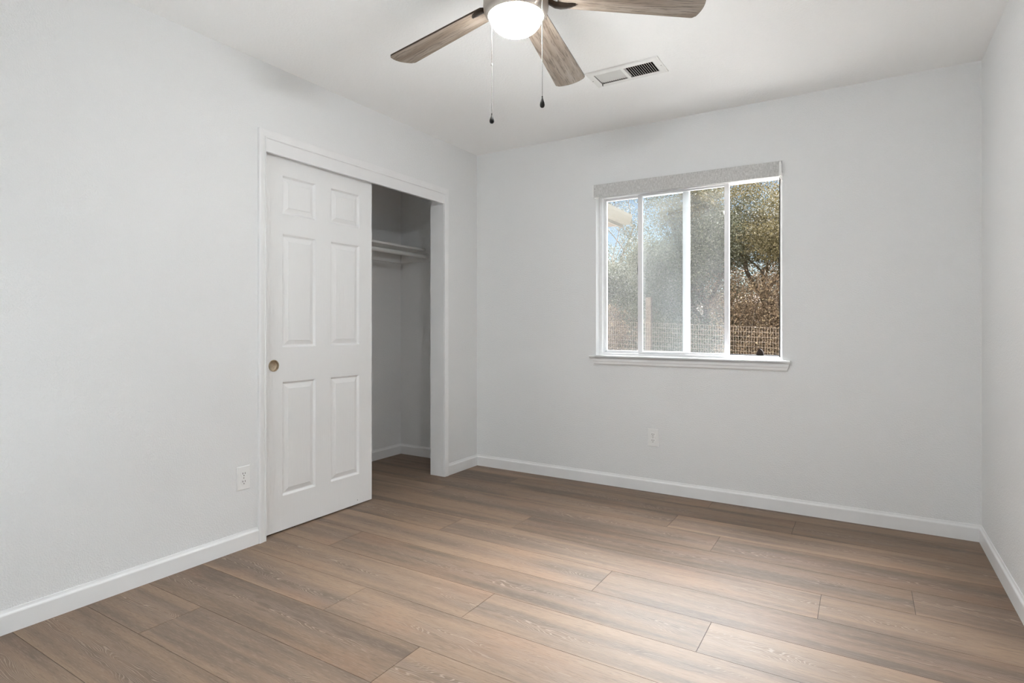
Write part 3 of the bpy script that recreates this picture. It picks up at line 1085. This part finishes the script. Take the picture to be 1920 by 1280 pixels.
tree('oak_tree', 'olive green oak with a dark forked trunk, seen through the open window half', (1.05, 10.4, gz(1.05, 10.4)), 5.6, .8, 3, M['oakleaf'], 420, .042, 3, trunk_r=.15, first=.40, cl=.40, crown=(70, (-.3, .3, 4.3), (2.2, 1.6, 1.5)))
tree('oak_tree', 'tall pale grey-green oak crown filling the closed window panes', (-1.0, 11.6, gz(-1, 11.6)), 5.4, .8, 3, M['greyleaf'], 500, .043, 9, trunk_r=.15, first=.34, tone=.08, cl=.5, crown=(110, (-.2, 0, 3.3), (1.9, 1.5, 2.4)))
tree('oak_tree', 'farther oak with grey-green leaves behind the wooden fence post', (-3.4, 12.6, gz(-3.4, 12.6)), 3.6, .85, 3, M['greyleaf'], 440, .044, 14, trunk_r=.14, first=.32, tone=.1, cl=.45, crown=(60, (.0, 0, 2.2), (1.9, 1.4, 1.1)))
tree('oak_tree', 'background oak high up behind the forked trunk', (2.9, 14.2, gz(2.9, 14.2)), 6.0, .8, 3, M['oakleaf'], 380, .045, 21, trunk_r=.16, first=.34, cl=.5, crown=(60, (-.6, 0, 4.2), (2.4, 1.4, 1.8)))
tree('oak_tree', 'thin branched tree against the blue sky beside the roof eave', (-4.6, 14.8, gz(-4.6, 14.8)), 7.0, .7, 3, M['greyleaf'], 22, .042, 30, trunk_r=.12, first=.36, tone=.05, cl=.5)

def shrub(label, x, y, w, h, mat, n, per, size, seed):
    rr = random.Random(seed)
    z = gz(x, y)
    s = empty('shrub', (x, y, z))
    tag(s, label, 'shrub', 'shrubs behind the wire fence')
    m = MB(); cs = []
    for k in range(n):
        a = rr.uniform(0, 2 * PI); q = rr.random() ** .5
        top = Vector((w * q * math.cos(a), w * .7 * q * math.sin(a), h * rr.uniform(.35, 1.0)))
        mid = top * .5 + Vector((rr.uniform(-.12, .12), rr.uniform(-.12, .12), .05))
        m.tube([(rr.uniform(-.08, .08), rr.uniform(-.08, .08), -.05), mid, top], [.014, .009, .004], 5, cap=False)
        cs.append(tuple(top)); cs.append(tuple(top * .72)); cs.append(tuple((top.x * 1.05, top.y * 1.05, top.z * .35)))
    m.build('stems', M['bark'], s)
    leaves('foliage', mat, s, cs, [rr.uniform(.22, .42) for _ in cs], per, size, 1.0)

shr = [(1.35, 9.9, 1.0, 2.3, 'dryleaf'), (.25, 10.3, 1.0, 2.5, 'dryleaf'), (2.3, 10.6, 1.0, 2.6, 'dryleaf'), (-.75, 10.2, .95, 2.0, 'greyleaf'), (-1.7, 10.6, 1.0, 2.0, 'greyleaf'), (-2.7, 10.5, 1.0, 1.5, 'dryleaf'), (-3.6, 11.2, 1.1, 2.0, 'greyleaf'), (.8, 11.8, 1.2, 3.2, 'dryleaf'), (-.4, 12.4, 1.3, 3.0, 'dryleaf')]
def thicket():
    rr = random.Random(77)
    cs, rad = [], []
    for k in range(330):
        x = rr.uniform(-8.5, 11.5); y = rr.uniform(14.9, 16.2)
        cs.append((x, y, gz(x, y) + rr.uniform(.0, 2.5))); rad.append(rr.uniform(.4, .7))
    for k in range(190):
        x = rr.uniform(3.3, 9.0); y = rr.uniform(10.2, 11.4)
        cs.append((x, y, gz(x, y) + rr.uniform(.0, 2.6))); rad.append(rr.uniform(.35, .6))
    o = leaves('brush_thicket', M['dryleaf'], None, cs, rad, 190, .05, 1.0)
    tag(o, 'dry brown brush thicket covering the slope behind the trees', 'brush', kind='stuff')
thicket()
lab = ['dry brown brush standing behind the fence at the foot of the forked oak', 'tall brown thicket next to the sash stile of the open window half', 'brown brush at the far right edge of the open window half', 'grey-green bush just right of the wooden fence post', 'grey-green bush just behind the wooden fence post', 'low pinkish-brown dry bush at the left window pane', 'grey-green bush under the roof eave at the left window pane', 'highest brown brush between the trunks in the right half of the window', 'brown brush behind the cloudy middle window pane']
for i, (x, y, w, h, mt) in enumerate(shr):
    shrub(lab[i], x, y, w, h, M[mt], 34, 200, .041, 50 + i)

def fence():
    x0, x1, y = -5.2, 4.6, 8.9
    top = lambda x: 1.061 + (x - 1.19) * -.0423
    f = empty('wire_fence', (0, y, 0))
    tag(f, 'welded wire mesh fence strung in front of the brown brush outside', 'fence')
    m = MB()
    r = .0025
    for k in range(13):
        m.tube([(x0, 0, top(x0) - .1016 * k), (x1, 0, top(x1) - .1016 * k)], r, 4)
    n = int((x1 - x0) / .0508)
    for k in range(n):
        x = x0 + k * .0508
        m.tube([(x, 0, top(x) + .004), (x, 0, top(x) - 1.22)], r * .8, 4)
    m.build('wire_mesh', M['wire'], f)
    for i, (x, zt) in enumerate(((-1.535, 1.753), (3.9, 1.35), (-5.1, 1.75))):
        p = MB()
        p.box(x - .062, x + .062, .012, .115, gz(x, y) - .3, zt, .006)
        p.build('post', M['postwood'], f)
fence()

def house_wing():
    h = empty('house_wing', (-2.0, 2.0, 0))
    tag(h, 'tan roof eave with gutter and soffit of the neighbouring house wing', 'house eave')
    inv = Matrix.Translation((2.0, -2.0, 0))
    P = lambda m, n, mt: m.xf(inv).build(n, mt, h)
    y0, y1 = .30, 3.72
    m = MB()
    pr = [(-.215, 2.615), (-.215, 2.49), (-.130, 2.49), (-.112, 2.53), (-.098, 2.575), (-.092, 2.615), (-.104, 2.615), (-.120, 2.54), (-.137, 2.502), (-.205, 2.502), (-.205, 2.615)]
    m.sweep(lambda y: [(x, y, z) for x, z in pr], [y0, y1 + .12])
    m.quad(*[(x, y1 + .12, z) for x, z in pr[1:6]] + [(-.215, y1 + .12, 2.615)])
    P(m, 'gutter', M['gutter'])
    P(MB().box(-.240, -.2155, y0, y1 + .10, 2.45, 2.63), 'fascia', M['gutter'])
    P(MB().box(-1.0, -.240, y0, y1, 2.462, 2.474), 'soffit', M['soffit'])
    m = MB()
    m.sweep(lambda y: [(-.15, y, 2.62), (-3.0, y, 3.62), (-3.0, y, 3.68), (-.15, y, 2.645)], [y0, y1 + .14])
    P(m, 'roof', M['roof'])
    m = MB()
    m.sweep(lambda y: [(-.24, y, 2.45), (-.24, y, 2.615), (-3.0, y, 3.60), (-3.0, y, 3.42)], [y1 + .07, y1 + .10])
    P(m, 'rake_board', M['gutter'])
    P(MB().box(-3.0, -1.0, y0, 3.1, -.3, 2.462), 'house_wall', M['stucco'])
house_wing()
